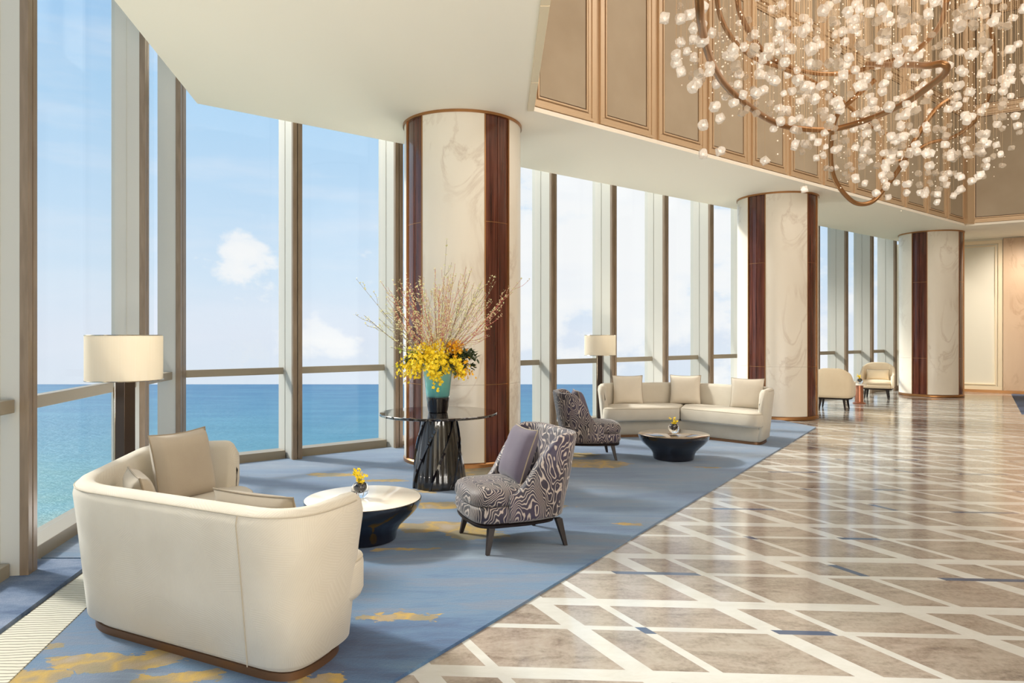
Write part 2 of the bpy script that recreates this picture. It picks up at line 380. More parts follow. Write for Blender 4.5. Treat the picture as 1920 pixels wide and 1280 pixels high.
def shadefn(t, b):
    n = t.noise(t.co('Object', scale=(60, 60, 1)), 3, 2); t.put(b.inputs['Base Color'], t.mix(t.ramp(n, [(.3, 0), (.7, .3)]), sr(236, 226, 206), sr(224, 208, 182)))
def shade_mat():
    m = bpy.data.materials.new('linen_shade'); m.use_nodes = True; t = NT(m.node_tree); o = t.node('ShaderNodeOutputMaterial')
    d = t.node('ShaderNodeBsdfDiffuse'); tr = t.node('ShaderNodeBsdfTranslucent'); mx = t.node('ShaderNodeMixShader'); mx.inputs[0].default_value = .45
    n = t.noise(t.co('Object', scale=(60, 60, 1)), 3, 2); c = t.mix(t.ramp(n, [(.3, 0), (.7, .4)]), sr(244, 238, 226), sr(236, 226, 208))
    t.put(d.inputs[0], c); t.put(tr.inputs[0], sr(236, 228, 212)); t.l.new(d.outputs[0], mx.inputs[1]); t.l.new(tr.outputs[0], mx.inputs[2]); t.l.new(mx.outputs[0], o.inputs[0]); return m
M['shade'] = shade_mat()
M['steel'] = mat('polished_nickel', sr(190, 178, 158), .15, .95)
M['darkmetal'] = mat('dark_bronze_metal', sr(74, 60, 50), .3, .5)
M['copper'] = mat('rose_copper', sr(190, 128, 100), .3, .75)
M['whitestone'] = mat('white_stone', sr(236, 228, 214), .15)
def vasefn(t, b):
    x, y, z = t.sep(t.co('Object')); n = t.noise(t.co('Object'), 6, 4)
    h = t.m('ADD', z, t.m('MULTIPLY', t.m('SUBTRACT', n, .5), .03))
    t.put(b.inputs['Base Color'], t.ramp(h, [(.145, sr(16, 14, 20)), (.165, sr(70, 140, 140)), (.26, sr(96, 172, 164)), (.38, sr(130, 190, 178)), (.46, sr(168, 196, 182))]))
M['vase'] = mat('turquoise_glaze', rough=.12, fn=vasefn, Coat_Weight=.8)
M['clearglass'] = glass_mat('clear_glass', (.93, .94, .95))
M['darkcore'] = mat('dark_smoked_glass', sr(26, 24, 28), .08, spec=.8)
M['ballglass'] = mat('thick_crystal', (1, 1, 1), .0, Transmission_Weight=1.0, IOR=1.35)
M['yellow'] = mat('yellow_petals', sr(250, 220, 40), .6, Subsurface_Weight=0.0)
M['orange'] = mat('golden_petals', sr(244, 186, 30), .6)
M['leaf'] = mat('dark_green_leaf', sr(52, 66, 34), .45)
M['leaf2'] = mat('fresh_green_leaf', sr(150, 160, 60), .5)
M['twig'] = mat('red_brown_twig', sr(186, 96, 84), .7)
M['twig2'] = mat('grey_twig', sr(134, 116, 92), .7)
M['bud'] = mat('pale_buds', sr(228, 224, 172), .6)
def seafn(t, b):
    v = t.co('Object'); x, y, z = t.sep(v)
    n = t.noise(t.co('Object', scale=(1, 1, 1)), .012, 5, .6, .5); streak = t.noise(t.co('Object', scale=(.25, 1, 1)), .05, 6, .65)
    d = t.ramp(t.m('ADD', t.m('DIVIDE', y, 900), t.m('MULTIPLY', t.m('SUBTRACT', n, .5), .22)), [(.20, sr(118, 134, 116)), (.30, sr(82, 132, 132)), (.40, sr(66, 122, 138)), (.62, sr(54, 110, 138)), (1, sr(38, 92, 132))])
    c = t.mix(t.ramp(streak, [(.42, 0), (.75, .5)]), d, sr(96, 148, 166)); t.put(b.inputs['Base Color'], c)
    t.put(b.inputs['Normal'], t.bump(t.noise(t.co('Object', scale=(.5, 1, 1)), .35, 5, .7), .8, 1.2))
M['sea'] = mat('sea_water', rough=.42, fn=seafn, spec=.25)
def pend_mat(name, em, tr_, col=(1, .93, .82)):
    m = bpy.data.materials.new(name); m.use_nodes = True; t = NT(m.node_tree); o = t.node('ShaderNodeOutputMaterial')
    b = t.node('ShaderNodeBsdfPrincipled'); b.inputs['Base Color'].default_value = sr(205, 190, 170)+(1,); b.inputs['Roughness'].default_value = .12
    lwn = t.node('ShaderNodeLayerWeight'); lwn.inputs[0].default_value = .5; lw = lwn.outputs[1]; n = t.noise(t.co('Object'), 2.2, 2, .5, 1); b.inputs['Emission Color'].default_value = col+(1,)
    t.put(b.inputs['Emission Strength'], t.m('MULTIPLY', t.m('MULTIPLY', t.ramp(n, [(.35, .5), (.6, 1)]), em), t.ramp(lw, [(.1, 1.25), (.75, .25)])))
    t.put(b.inputs['Normal'], t.bump(n, .5, .01))
    tr = t.node('ShaderNodeBsdfTransparent'); mx = t.node('ShaderNodeMixShader'); mx.inputs[0].default_value = tr_
    t.l.new(b.outputs[0], mx.inputs[1]); t.l.new(tr.outputs[0], mx.inputs[2]); t.l.new(mx.outputs[0], o.inputs[0]); return m
M['lit'] = pend_mat('lit_crystal', .30, .38)
M['unlit'] = pend_mat('frosted_crystal', 0.02, .55)
M['core'] = pend_mat('lamp_core', .95, 0)
M['wire'] = mat('fine_wire', sr(206, 176, 140), .4, .6)
M['bead'] = mat('glass_bead', sr(250, 232, 205), .2, Emission_Color=(1, .9, .75), Emission_Strength=.35)
M['ring'] = mat('bronze_ring', sr(158, 116, 76), .3, .8)

# ------------------------------------------------------------------ setting
U = Vector((.7749, .6321)); NO = Vector((-.6321, .7749)); C1 = Vector((-3.42, 7.651))
V = Vector((.1796, -.9837)); VO = Vector((-.9837, -.1796)); ZS = 4.0155
D1 = Vector((.827, -.562)); UA = atan2(U.y, U.x); VA = atan2(V.y, V.x)
def P(t_, e=0): return C1+U*t_+NO*(e+.07)
def Q(t_, e=0): return C1+V*t_+VO*(e+.18)
farA = P(18.6, .5)
def st(o, **k): o['kind'] = 'structure'; return o
outer = [Q(11, .5), Q(-.35, .5), P(18.6, .5)]
flo = [(-3.6+2, -4.6), (16, -4.6), (22, 4), (23, 11.2), tuple(Vector((12, 18.7))+D1*12.0), tuple(farA)]
st(MB().prism([tuple(Q(12, .10)), (16, -4.4), (26, 0), tuple(Vector((12, 18.7))+D1*17), tuple(P(18.9, .42)), tuple(P(-.35, .42)), tuple(Q(-.2, .10))], -.3, 0).build('floor', M['floor'], smooth=0))
B0 = Vector((.178, 7.85)); LF = 13.3; CC = B0+U*LF; A0 = Vector((.38, -4.2)); DD = CC+D1*14
low = MB()
def quadprism(a, b, c, d, z0, z1): low.prism([tuple(q) for q in (a, b, c, d)], z0, z1)
lo, lc = Q(12, .02-.18), C1
F0 = P(18.75, -.07); F1 = Vector((12, 18.7))+D1*16
B1 = B0+Vector((-.12, .1)); CC1 = CC+Vector((.0, .25)); DD1 = DD+Vector((.1, .18)); A1 = A0+Vector((-.16, 0))
for (a_, b_, c_, d_), z0_, z1_ in (((A0, B0, CC, DD), ZS, ZS+.05), ((A1, B1, CC1, DD1), ZS+.05, 5.5)):
    low.prism([tuple(a_), tuple(b_), tuple(C1), tuple(Q(12.3, -.18))][::-1], z0_, z1_)
    low.prism([tuple(b_), tuple(c_), tuple(F0), tuple(C1)], z0_, z1_)
    low.prism([tuple(c_), tuple(d_), tuple(F1), tuple(F0)], z0_, z1_)
ce = st(low.build('ceiling', M['soffit'], smooth=0))
# roof slab above the window heads, closes the slot between glass and low ceiling
rs = MB(); rs.prism([tuple(Q(12, .4)), tuple(C1), tuple(P(0, .48)), tuple(Q(-.35, .4))][::1], 5.5, 5.7)
rs.prism([tuple(C1), tuple(P(19.5, -.07)), tuple(P(19.5, .48)), tuple(P(-.3, .48))], 5.5, 5.7)
rs.prism([tuple(Q(12, -.18)), tuple(C1), tuple(Q(-.4, .4)), tuple(Q(12, .4))], 5.5, 5.7)
st(rs.build('trim_roof', M['soffit'], smooth=0))
st(MB().prism([(-.2, -4.6), (26, -4.6), (26, 22), (-.2, 22)], 9, 9.2).build('ceiling_high', M['ceiltop'], smooth=0))
# pale edging where the low ceiling meets the high hall
e1 = MB(); dA = (B0-A0).normalized(); angA = atan2(dA.y, dA.x); LA = (B0-A0).length
k = 0; y_ = LA
while y_ > .1:
    l_ = 1.62 if k else .9
    c_ = A0+dA*max(0, y_-l_/2); e1.box((c_.x+.03, c_.y, ZS+.0), (l_-.012, .075, .05), angA); y_ -= l_; k += 1
st(e1.build('trim_left', M['ivoryframe'], smooth=0, bevel=.004))

# high hall walls with framed fabric panels
def framed_wall(name, A, d, nbay, bay, rows, back=.12):
    nrm = Vector((d.y, -d.x)); ang = atan2(d.y, d.x); L = nbay*bay
    c = A+d*(L/2)-nrm*(back/2+.03); z1 = rows[-1][1]+.1
    root = st(MB().box((c.x, c.y, (ZS+.04+z1)/2), (L, back, z1-ZS-.04), ang).build(name, M['frame'], smooth=0))
    for z0, zt in rows:
        for i in range(nbay):
            a, b_ = i*bay+.055, (i+1)*bay-.055
            def bar(mb, u0, u1, w0, w1, dep, out=0):
                q = A+d*((u0+u1)/2)+nrm*(out+dep/2-.03); mb.box((q.x, q.y, (w0+w1)/2), (u1-u0, dep, w1-w0), ang)
            f = MB()
            for (o_, t_, dep) in ((0, .035, .035), (.035, .05, .022), (.1, .022, .03)):
                bar(f, a+o_, b_-o_, z0+o_, z0+o_+t_, dep); bar(f, a+o_, b_-o_, zt-o_-t_, zt-o_, dep)
                bar(f, a+o_, a+o_+t_, z0+o_+t_, zt-o_-t_, dep); bar(f, b_-o_-t_, b_-o_, z0+o_+t_, zt-o_-t_, dep)
            f.build('panel_frame', M['frame'], root, smooth=0, bevel=.004)
            g = MB(); bar(g, a+.12, b_-.12, z0+.12, zt-.12, .012); g.build('panel_groove', M['groove'], root, smooth=0)
            p = MB(); bar(p, a+.137, b_-.137, z0+.137, zt-.137, .018); p.build('fabric_panel', M['fabric_wall'], root, smooth=0)
    return root
framed_wall('wall_back', B0, U, 12, LF/12, [(ZS+.06, 6.62), (6.66, 8.9)])
st(MB().box((CC.x+.05, CC.y+.06, 6.5), (.34, .34, 4.9), .3).build('trim_corner', M['frame'], smooth=0))
framed_wall('wall_right', CC, D1, 3, 4.3, [(ZS+.06, 6.62), (6.66, 8.9)])
# upper left wall, facing the hall
ul = (A0+B0)/2; st(MB().box((ul.x-.1, ul.y, 6.6), (LA, .15, 4.9), angA).build('wall_left', M['frame'], smooth=0))
# far wall under the low ceiling
fw = MB(); W0 = P(18.45, .3); n_ = Vector((-D1.y, D1.x))*-1
fA = Vector((12, 18.7))-D1*1.5; fang = atan2(D1.y, D1.x); fn_ = Vector((D1.y, -D1.x))
def fbox(mb, u0, u1, z0, z1, dep, out=0):
    q = Vector((12, 18.7))+D1*((u0+u1)/2)+fn_*(out+dep/2); mb.box((q.x, q.y, (z0+z1)/2), (u1-u0, dep, z1-z0), fang); return mb
far = st(fbox(MB(), -1.75, 16, 0, ZS, .15, -.15).build('wall_far', M['ivory'], smooth=0))
for a, b_ in ((-1.1, .84), (2.0, 4.2), (5.4, 7.6), (8.8, 11)):
    f = MB()
    for o_, tt, dep in ((0, .09, .04), (.13, .03, .03)):
        fbox(f, a+o_, b_-o_, .07+o_, .07+o_+tt, dep); fbox(f, a+o_, b_-o_, ZS-.05-o_-tt, ZS-.05-o_, dep)
        fbox(f, a+o_, a+o_+tt, .07+o_+tt, ZS-.05-o_-tt, dep); fbox(f, b_-o_-tt, b_-o_, .07+o_+tt, ZS-.05-o_-tt, dep)
    f.build('panel_moulding', M['ivoryframe'], far, smooth=0, bevel=.005)
for a, b_ in ((.86, 1.98), (4.22, 5.38), (7.62, 8.78)):
    tag(fbox(MB(), a, b_, .07, ZS-.02, .05).build('marble_panel', M['marble2'], far, smooth=0, bevel=.004), 'peach veined marble wall panel')
st(fbox(MB(), -1.7, 16, 0, .07, .06).build('baseboard_far', M['brass'], smooth=0))

st(MB().box((12.5, -4.5, 4.5), (27, .2, 9)).build('wall_entrance', M['ivory'], smooth=0))
st(MB().box((-1.6, -4.5, 2.4), (2.4, .2, 4.9)).build('wall_entrance_left', M['ivory'], smooth=0))
st(MB().box((25, 3.6, 4.5), (.2, 16.4, 9)).build('wall_side', M['ivory'], smooth=0))
# window bays
wn = [0]
def bay(pt, ang, L, fin, mul=True, rc_=.285, sc_=.30, gc_=.37):
    """pt(e) -> start point of mullion (left/near edge of its inner face); ang wall direction; L to the next mullion"""
    wn[0] += 1; p0 = pt(0); w_ = st(empty('window_%d' % wn[0], (p0.x, p0.y, 0), ang))
    # local x along the wall, local +y outward
    H = 5.49
    if mul:
        f = MB().box((.06, fin/2+.02, H/2), (.105, fin-.02, H)); f.box((.0585, fin*.55, H/2), (.113, .006, H)); f.build('mullion', M['grey'], w_, smooth=0, bevel=.003)
        c = MB().box((.03, .008, H/2), (.052, .05, H)); c.box((.093, .008, H/2), (.054, .05, H)); c.build('mullion_cap', M['bpaint'], w_, smooth=0, bevel=.003)
        MB().box((.0615, .016, H/2), (.02, .03, H)).build('mullion_seam', M['seam'], w_, smooth=0)
    r = MB().box((.12+(L-.12)/2-.005, rc_, 1.065), (L-.13, .075, .082)); r.build('rail', M['rail'], w_, smooth=0, bevel=.004)
    s_ = MB().box((.12+(L-.12)/2-.005, sc_, .052), (L-.13, .22, .104)); s_.build('sill', M['rail'], w_, smooth=0, bevel=.004)
    MB().box((.12+(L-.12)/2-.005, gc_, (.104+H)/2), (L-.13, .012, H-.106)).build('glass_pane', M['glass'], w_, smooth=0)
# left wall runs away from the camera: local x = -V ; outward = VO on the left
def lp(yw):  # point on left inner line at world y
    return Vector((-3.01-.1826*(yw-4.41), yw))
VL = -V; la = atan2(VL.y, VL.x)
ys = [-2.12, .03, 2.18, 4.33, 6.453, 7.55]
for i in range(5):
    L = (ys[i+1]-ys[i])/.9837
    bay(lambda e, y=ys[i]: lp(y), la, L, .26, True, .09, .19, .24)
# corner bay
wn[0] += 1; p0 = lp(7.55); w_ = st(empty('window_%d' % wn[0], (p0.x, p0.y, 0), la))
MB().box((.12, .11, 2.74), (.2, .2, 5.48)).build('mullion', M['grey'], w_, smooth=0, bevel=.003)
MB().box((.045, .0, 2.74), (.08, .05, 5.48)).build('mullion_cap', M['bpaint'], w_, smooth=0, bevel=.003)
MB().box((.165, .0, 2.74), (.12, .05, 5.48)).build('mullion_cap', M['bpaint'], w_, smooth=0, bevel=.003)
st(w_)
q0 = P(-.18); q1 = P(1.08)
wn[0] += 1; w_ = st(empty('window_%d' % wn[0], (q0.x, q0.y, 0), UA))
MB().box((.63, .285, 1.065), (1.26, .075, .082)).build('rail', M['rail'], w_, smooth=0, bevel=.004)
MB().box((.63, .30, .052), (1.26, .22, .104)).build('sill', M['rail'], w_, smooth=0, bevel=.004)
MB().box((.62, .37, 2.79), (1.24, .012, 5.37)).build('glass_pane', M['glass'], w_, smooth=0)
for k in range(13):
    t0 = 1.088+1.387*k; L = 1.387 if k < 12 else .75
    bay(lambda e, t0=t0: P(t0), UA, L, .44)

# columns
def column(x, y, label):
    c = thing('column', label, 'column', (x, y, 0)); r = .705
    base_a = R(-51)
    def arc(r0, r1, a0, a1, z0, z1, seg):
        mb = MB(); ins = []; 
        poly = [(r1*cos(a0+(a1-a0)*i/seg), r1*sin(a0+(a1-a0)*i/seg)) for i in range(seg+1)]+[(r0*cos(a1-(a1-a0)*i/seg), r0*sin(a1-(a1-a0)*i/seg)) for i in range(seg+1)]
        return mb.prism(poly, z0, z1)
    hw = R(14)
    for q in range(4):
        a = base_a+q*pi/2
        for z0, z1 in ((.07, .938), (.944, 2.778), (2.784, ZS)):
            for s_ in (-1, 1):
                aa, bb = (a-hw+R(.7), a-R(.3)) if s_ < 0 else (a+R(.3), a+hw-R(.7))
                arc(r-.06, r-.018, aa, bb, z0, z1, 6).build('wood_panel', M['wood'], c, smooth=30)
        for s_ in (-1, 1):
            aa = a+s_*hw
            arc(r-.06, r-.0, aa-R(.65), aa+R(.65), .06, ZS, 2).build('brass_trim', M['brass'], c, smooth=30)
        for z_ in (.938, 2.778): arc(r-.06, r-.0165, a-hw+R(.7), a+hw-R(.7), z_, z_+.006, 8).build('joint_strip', M['brass'], c, smooth=30)
        a2 = a+pi/4*1.0
        for z0, z1 in ((.07, .94), (.942, ZS)):
            arc(r-.06, r-.004, a+hw+R(.7), a+pi/2-hw-R(.7), z0, z1, 22).build('marble_panel', M['marble'], c, smooth=30)
    MB().lathe([(.5, .0), (r-.01, 0), (r+.004, .01), (r+.004, .05), (r-.012, .066), (.5, .066)], 96).build('base_ring', M['brass'], c)
    MB().lathe([(.5, ZS-.03), (r+.012, ZS-.03), (r+.012, ZS-.001), (.5, ZS-.001)], 96).build('top_ring', M['brass'], c)
    MB().lathe([(r-.065, .05), (r-.065, ZS-.02)], 48).build('core', M['seam'], c)
    return c
column(-.598, 8.537, 'round marble and dark wood column behind the flower table')
column(4.896, 13.0, 'round marble and dark wood column behind the long cream sofa')
column(10.41, 17.5, 'farthest round marble and dark wood column beside the ivory wall panel')

# carpets
Z0 = .014
def rugpiece(name, poly, m, label, cat, rad=.004, z=Z0):
    P_ = resample(fillet([(x, y, .02) for x, y in poly], seg=3), .06, True)
    mb = MB(); N = offs(P_)
    mb.loft([[(p.x, p.y, .0005) for p in P_], [(p.x, p.y, z*.6) for p in P_], [(p.x+q.x*rad, p.y+q.y*rad, z) for p, q in zip(P_, N)]])
    return tag(mb.build(name, m, smooth=50), label, cat)
wl = lambda y: -3.42-.1826*(y-7.651)-.40
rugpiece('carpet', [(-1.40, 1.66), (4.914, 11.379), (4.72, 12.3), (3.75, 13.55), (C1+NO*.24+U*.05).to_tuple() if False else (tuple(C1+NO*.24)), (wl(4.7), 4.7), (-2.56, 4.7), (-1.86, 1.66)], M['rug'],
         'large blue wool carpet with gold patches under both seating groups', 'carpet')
rugpiece('ribbed_mat', [(-1.88, 1.66), (-2.30, 3.76), (-2.50, 4.68), (-2.72, 4.68), (-2.515, 3.36), (-2.10, 1.4)], M['mat'], 'cream ribbed floor strip along the window carpet at lower left', 'mat', z=.018)
rugpiece('carpet_border', [(-2.12, 1.4), (-2.54, 3.36), (-2.75, 4.66), (wl(4.66), 4.66), (wl(1.4), 1.4)], M['rug2'], 'blue grey carpet strip between the left window sill and the ribbed mat', 'carpet', z=.022)
rugpiece('carpet', [(12.66, 17.85), (9.7, 13.4), (11.3, 11.4), (14.8, 15.5)], M['rug3'], 'small dark blue carpet corner on the marble at the far right edge', 'carpet')

# sea
tag(MB().add([(-1600, -100, -60), (1900, -100, -60), (1900, 880, -60), (-1600, 880, -60)], [(0, 1, 2, 3)]).build('sea', M['sea'], smooth=0), 'wide blue sea stretching to the horizon outside the windows', 'sea', kind='stuff')

# ------------------------------------------------------------------ furniture builders
def sofa(label, loc, rz, WA, WB, mid=.07, tipA=None, tipB=None, er=.36):
    s_ = thing('curved_sofa', label, 'sofa', (loc[0], loc[1], Z0), rz)
    yA, yB = .90-.5*WA, .90-.5*WB
    tA, tB = (WA-.14, mid-.5*(WA-.14)), (-(WB-.14), mid-.5*(WB-.14))
    tA = tipA or tA; tB = tipB or tB
    out = [(WA, yA, er), (0, .90, .5), (-WB, yB, er), (tB[0], tB[1], .40), (0, mid, .3), (tA[0], tA[1], .40)]
    O = resample(fillet(out, seg=10), .03, True)    # CCW
    slab(MB(), O, [(.16, .0), (.105, .0), (.105, .034), (.16, .034)]).build('plinth', M['bronze'], s_)
    slab(MB(), O, [(.15, .033), (.115, .036), (.09, .07), (.06, .20), (.07, .235), (.12, .236)]).build('base', M['sofa'], s_)
    pth = resample(fillet([(tA[0]*.5, (tA[1]+mid)*.5, 0), (tA[0], tA[1], .40), (WA, yA, er), (0, .90, .5), (-WB, yB, er), (tB[0], tB[1], .40), (tB[0]*.5, (tB[1]+mid)*.5, 0)], closed=False, seg=12), .03, False)
    ZT = .755
    def prof(q, L, p):
        e = min(q, L-q); c = 1
        rr = .11
        drop = 0 if e >= rr else .20*(1-sqrt(max(0, 1-(1-e/rr)**2)))
        th = .115 if e >= .05 else .115*(.35+.65*sqrt(max(0, 1-(1-e/.05)**2)))
        zt = ZT-drop; lean = lambda z: .075*(1-z/.76)**1.0+(.03 if z < .06 else 0)
        o_ = .0 if e >= .05 else (.115-th)/2
        return [(o_+lean(.05)+.02, .037), (o_+lean(.07), .075), (o_+lean(.3), .3), (o_+lean(.55), .55*zt/ZT), (o_+.004, zt-.07), (o_+.012, zt-.03), (o_+.035, zt-.006), (o_+th*.5, zt), (o_+th-.02, zt-.01), (o_+th, zt-.045), (o_+th+.02, .5*zt/ZT), (o_+th+.05, .30), (o_+th+.05, .075)]
    i0 = min(range(len(pth)//2), key=lambda j: (pth[j]-Vector(tA)).length); i1 = min(range(len(pth)//2, len(pth)), key=lambda j: (pth[j]-Vector(tB)).length)
    pth = pth[i0:i1+1]
    bk = shell(MB(), pth, prof).build('backrest', M['sofa'], s_, smooth=60)
    N = offs(pth, False)
    MB().tube([(p.x+n.x*.011, p.y+n.y*.011, ZT-.03) for p, n in list(zip(pth, N))[5:-5]], .0035, 5).build('piping', M['seamline'], bk)
    # vertical seams where the end panels meet the back
    for side in (0, 1):
        tgt = Vector((WA-.28, .90-.5*(WA-.28))) if side == 0 else Vector((-(WB-.28), .90-.5*(WB-.28)))
        i = min(range(len(pth)), key=lambda j: (pth[j]-tgt).length); p, n = pth[i], N[i]
        MB().tube([(p.x+n.x*o_, p.y+n.y*o_, z) for o_, z in ((.066, .06), (.043, .3), (.018, .55), (.002, .685), (.010, .725))], .0025, 5).build('seam', M['seamline'], bk)
    for sgn, W_, y_, tt in ((1, WA, yA, tA), (-1, WB, yB, tB)):
        poly = [(sgn*.004, mid-.02, .04), (tt[0]-sgn*.02, tt[1]-.015, .30), (sgn*(W_-.16), y_-.06, .22), (sgn*.004, .72, .06)]
        if sgn < 0: poly = poly[::-1]
        q = resample(fillet(poly, seg=8), .03, True)
        cu = slab(MB(), q, [(.05, .238), (.012, .245), (0, .275), (0, .40), (.008, .425), (.03, .442)], crown=.018).build('seat_cushion', M['sofa'], s_, smooth=60)
        N2 = offs(q); MB().tube([(p.x+n.x*.006, p.y+n.y*.006, .421) for p, n in zip(q, N2)]+[(q[0].x+N2[0].x*.006, q[0].y+N2[0].y*.006, .421)], .004, 5).build('piping', M['seamline'], cu)
    return s_
def pillow(name, label, loc, yaw, tilt, w_, h_, th, m, roll=0, group=None):
    n = 16; vs = []; fs = []
    def pos(u, v, sgn):
        e = (1-u**4)*(1-v**4); b_ = 1-.07*(1-u*u)*(v*v)*1.0; c_ = 1-.07*(1-v*v)*(u*u)
        return (u*w_/2*c_, sgn*th/2*max(0, e)**.45, v*h_/2*b_)
    for sgn in (1, -1):
        k0 = len(vs)
        for i in range(n+1):
            for j in range(n+1): vs.append(pos(-1+2*i/n, -1+2*j/n, sgn))
        for i in range(n):
            for j in range(n):
                a = k0+i*(n+1)+j; f = (a, a+1, a+n+2, a+n+1); fs.append(f if sgn > 0 else f[::-1])
    o = tag(empty(name, loc), label, 'cushion', group); o.rotation_euler = Euler((tilt, roll, yaw), 'XYZ')
    mb = MB().add(vs, fs); mb.build('cushion_cover', m, o, smooth=180)
    edge = [pos(u, -1, 0) for u in [-1+2*i/n for i in range(n)]]+[pos(1, v, 0) for v in [-1+2*i/n for i in range(n)]]+[pos(-u, 1, 0) for u in [-1+2*i/n for i in range(n)]]+[pos(-1, -v, 0) for v in [-1+2*i/n for i in range(n+1)]]
    MB().tube(edge, .005, 6).build('piping', M['piping'], o); return o

def armchair(name, label, loc, rz, m, P_):
    """local +x front"""
    c = thing(name, label, 'armchair', (loc[0], loc[1], P_.get('z', Z0)), rz)
    W_, Fx, Bx = P_['w'], P_['front'], P_['back']; zr = P_['zr']; zs = P_['zs']
    seatpoly = [(Bx, -W_*.86, .2), (0, -W_, .5), (Fx, -W_*.93, .2), (Fx+.02, 0, .9), (Fx, W_*.93, .2), (0, W_, .5), (Bx, W_*.86, .2)]
    q = resample(fillet(seatpoly, seg=8), .025, True)
    slab(MB(), q, [(.045, zr-.03), (.02, zr-.026), (.012, zr-.008), (.04, zr)]).build('seat_frame', M['legwood'], c)
    mid_ = zr+(zs-zr)*.5
    slab(MB(), q, [(.05, zr-.002), (.015, zr+.006), (0, zr+.04), (0, mid_-.02), (.012, mid_), (.05, mid_+.002)]).build('seat_rail', m, c, smooth=60)
    q3 = resample(fillet([(Bx+.05, -W_*.8, .1), (0, -W_*.95, .3), (Fx, -W_*.9, .2), (Fx+.03, 0, .9), (Fx, W_*.9, .2), (0, W_*.95, .3), (Bx+.05, W_*.8, .1)], seg=8), .025, True)
    slab(MB(), q3, [(.04, mid_), (.006, mid_+.008), (-.004, mid_+.04), (0, zs-.04), (.015, zs-.015), (.045, zs)], crown=.02).build('seat_cushion', m, c, smooth=60)
    tx = P_['tip']
    pth = resample(fillet([(tx, -W_-.012, 0), (-.05, -W_-.02, .4), (Bx-.05, -W_*.9, P_['cr']), (Bx-.05, W_*.9, P_['cr']), (-.05, W_+.02, .4), (tx, W_+.012, 0)][::-1], closed=False, seg=12), .025, False)
    zt_ = P_['zt']; za = P_['za']
    def prof(s_, L, p):
        e = min(s_, L-s_); f = P_['hf'](e/L)
        zt = za+(zt_-za)*f; zb = zr+.004; lean = P_['lean']*f
        th = P_['th']; tt = th*(min(1, .4+e/.08)); r_ = min(.035, tt*.45)
        g = lambda z: -lean*max(0, (z-zb)/(zt_-zb))
        return [(g(zb)+.035, zb), (g(zb)+.008, zb+.02), (g(zb), zb+.06), (g((zb+zt)/2), (zb+zt)/2), (g(zt-r_)+.0, zt-r_), (g(zt)+r_*.35, zt-r_*.25), (g(zt)+tt/2, zt), (g(zt)+tt-r_*.35, zt-r_*.25), (g(zt)+tt, zt-r_), (g((zb+zt)/2)+tt, (zb+zt)/2), (g(zb)+tt, zb)]
    shell(MB(), pth, prof).build('backrest', m, c, smooth=60)
    for lx, ly in P_['legs']:
        sx_, sy_ = (1 if lx > 0 else -1), (1 if ly > 0 else -1); a_, b_ = .021, .013
        top = (lx*.86, ly*.88); rg = []
        for (x, y), z, hw in ((top, zr-.01, .024), ((lx, ly), .0, .013)):
            rg.append([(x+dx*hw, y+dy*hw, z) for dx, dy in ((-1, -1), (1, -1), (1, 1), (-1, 1))])
        MB().loft(rg[::-1]).build('leg', M['legwood'], c, smooth=0, bevel=.003)
    return c
def smooth(a, b_, x): x = max(0, min(1, (x-a)/(b_-a))); return x*x*(3-2*x)
SLIP = dict(w=.325, front=.36, back=-.27, zr=.20, zs=.43, zt=.805, za=.40, th=.085, lean=.10, tip=.14, cr=.22, hf=lambda e: smooth(.02, .27, e)**.9, legs=[(.29, .29), (.29, -.29), (-.30, .28), (-.30, -.28)])
TUB = dict(w=.36, front=.30, back=-.28, zr=.24, zs=.42, zt=.84, za=.55, th=.07, lean=.05, tip=.31, cr=.30, z=.0, hf=lambda e: smooth(.12, .44, e), legs=[(.27, .25), (.27, -.25), (-.25, .24), (-.25, -.24)])

def coffee_table(label, x, y, top='mirror'):
    c = thing('coffee_table', label, 'coffee table', (x, y, Z0))
    R_ = .424
    MB().lathe([(.05, 0), (.225, 0), (.238, .008), (.243, .03), (.25, .07), (.275, .11), (.33, .16), (.375, .20), (.405, .24), (.419, .275), (.421, .296), (.412, .298), (.05, .298)], 96).build('pedestal', M['lacquer'], c, smooth=40)
    MB().lathe([(.02, .2975), (.412, .2975), (.416, .300), (.413, .3025), (.02, .3025)], 96).build('table_top', M[top], c, smooth=40)
    return c
def rings_sphere(r, n=24, m=14, cz=0, z0=-1, z1=1):
    pr = []
    for i in range(m+1):
        a = -pi/2+pi*i/m; zz = sin(a)
        if zz > z1: break
        pr.append((max(.0005, r*cos(a)), cz+r*zz))
    return pr
def bud_vase(label, x, y, z, r=.064):
    v = thing('bud_vase', label, 'vase', (x, y, z))
    MB().lathe(rings_sphere(r, m=20, cz=r*.97, z1=.90), 40).build('glass_ball', M['ballglass'], v, smooth=60)
    MB().lathe(rings_sphere(r*.60, m=16, cz=r*1.30, z1=.8), 32).build('dark_well', M['darkcore'], v, smooth=60)
    return v
rnd = random.Random(5)
def blossom(mb, c, r, d):
    """small five petal flower facing d"""
    d = Vector(d).normalized(); a = d.orthogonal().normalized(); b_ = d.cross(a); c = Vector(c)
    k = rnd.random()*6; vs = [c-d*r*.15]; fs = []
    for i in range(5):
        t0 = k+2*pi*i/5; e = a*cos(t0)+b_*sin(t0); f = a*cos(t0+.62)+b_*sin(t0+.62); g = a*cos(t0-.62)+b_*sin(t0-.62)
        j = len(vs); vs += [c+f*r*.6+d*r*.15, c+e*r+d*r*.45, c+g*r*.6+d*r*.15]; fs.append((0, j+2, j+1, j))
    j = len(vs); vs += [c+d*r*.3, c+a*r*.25, c-a*r*.12+b_*r*.22, c-a*r*.12-b_*r*.22]
    fs += [(j, j+1, j+2), (j, j+2, j+3), (j, j+3, j+1)]
    mb.add(vs, fs)
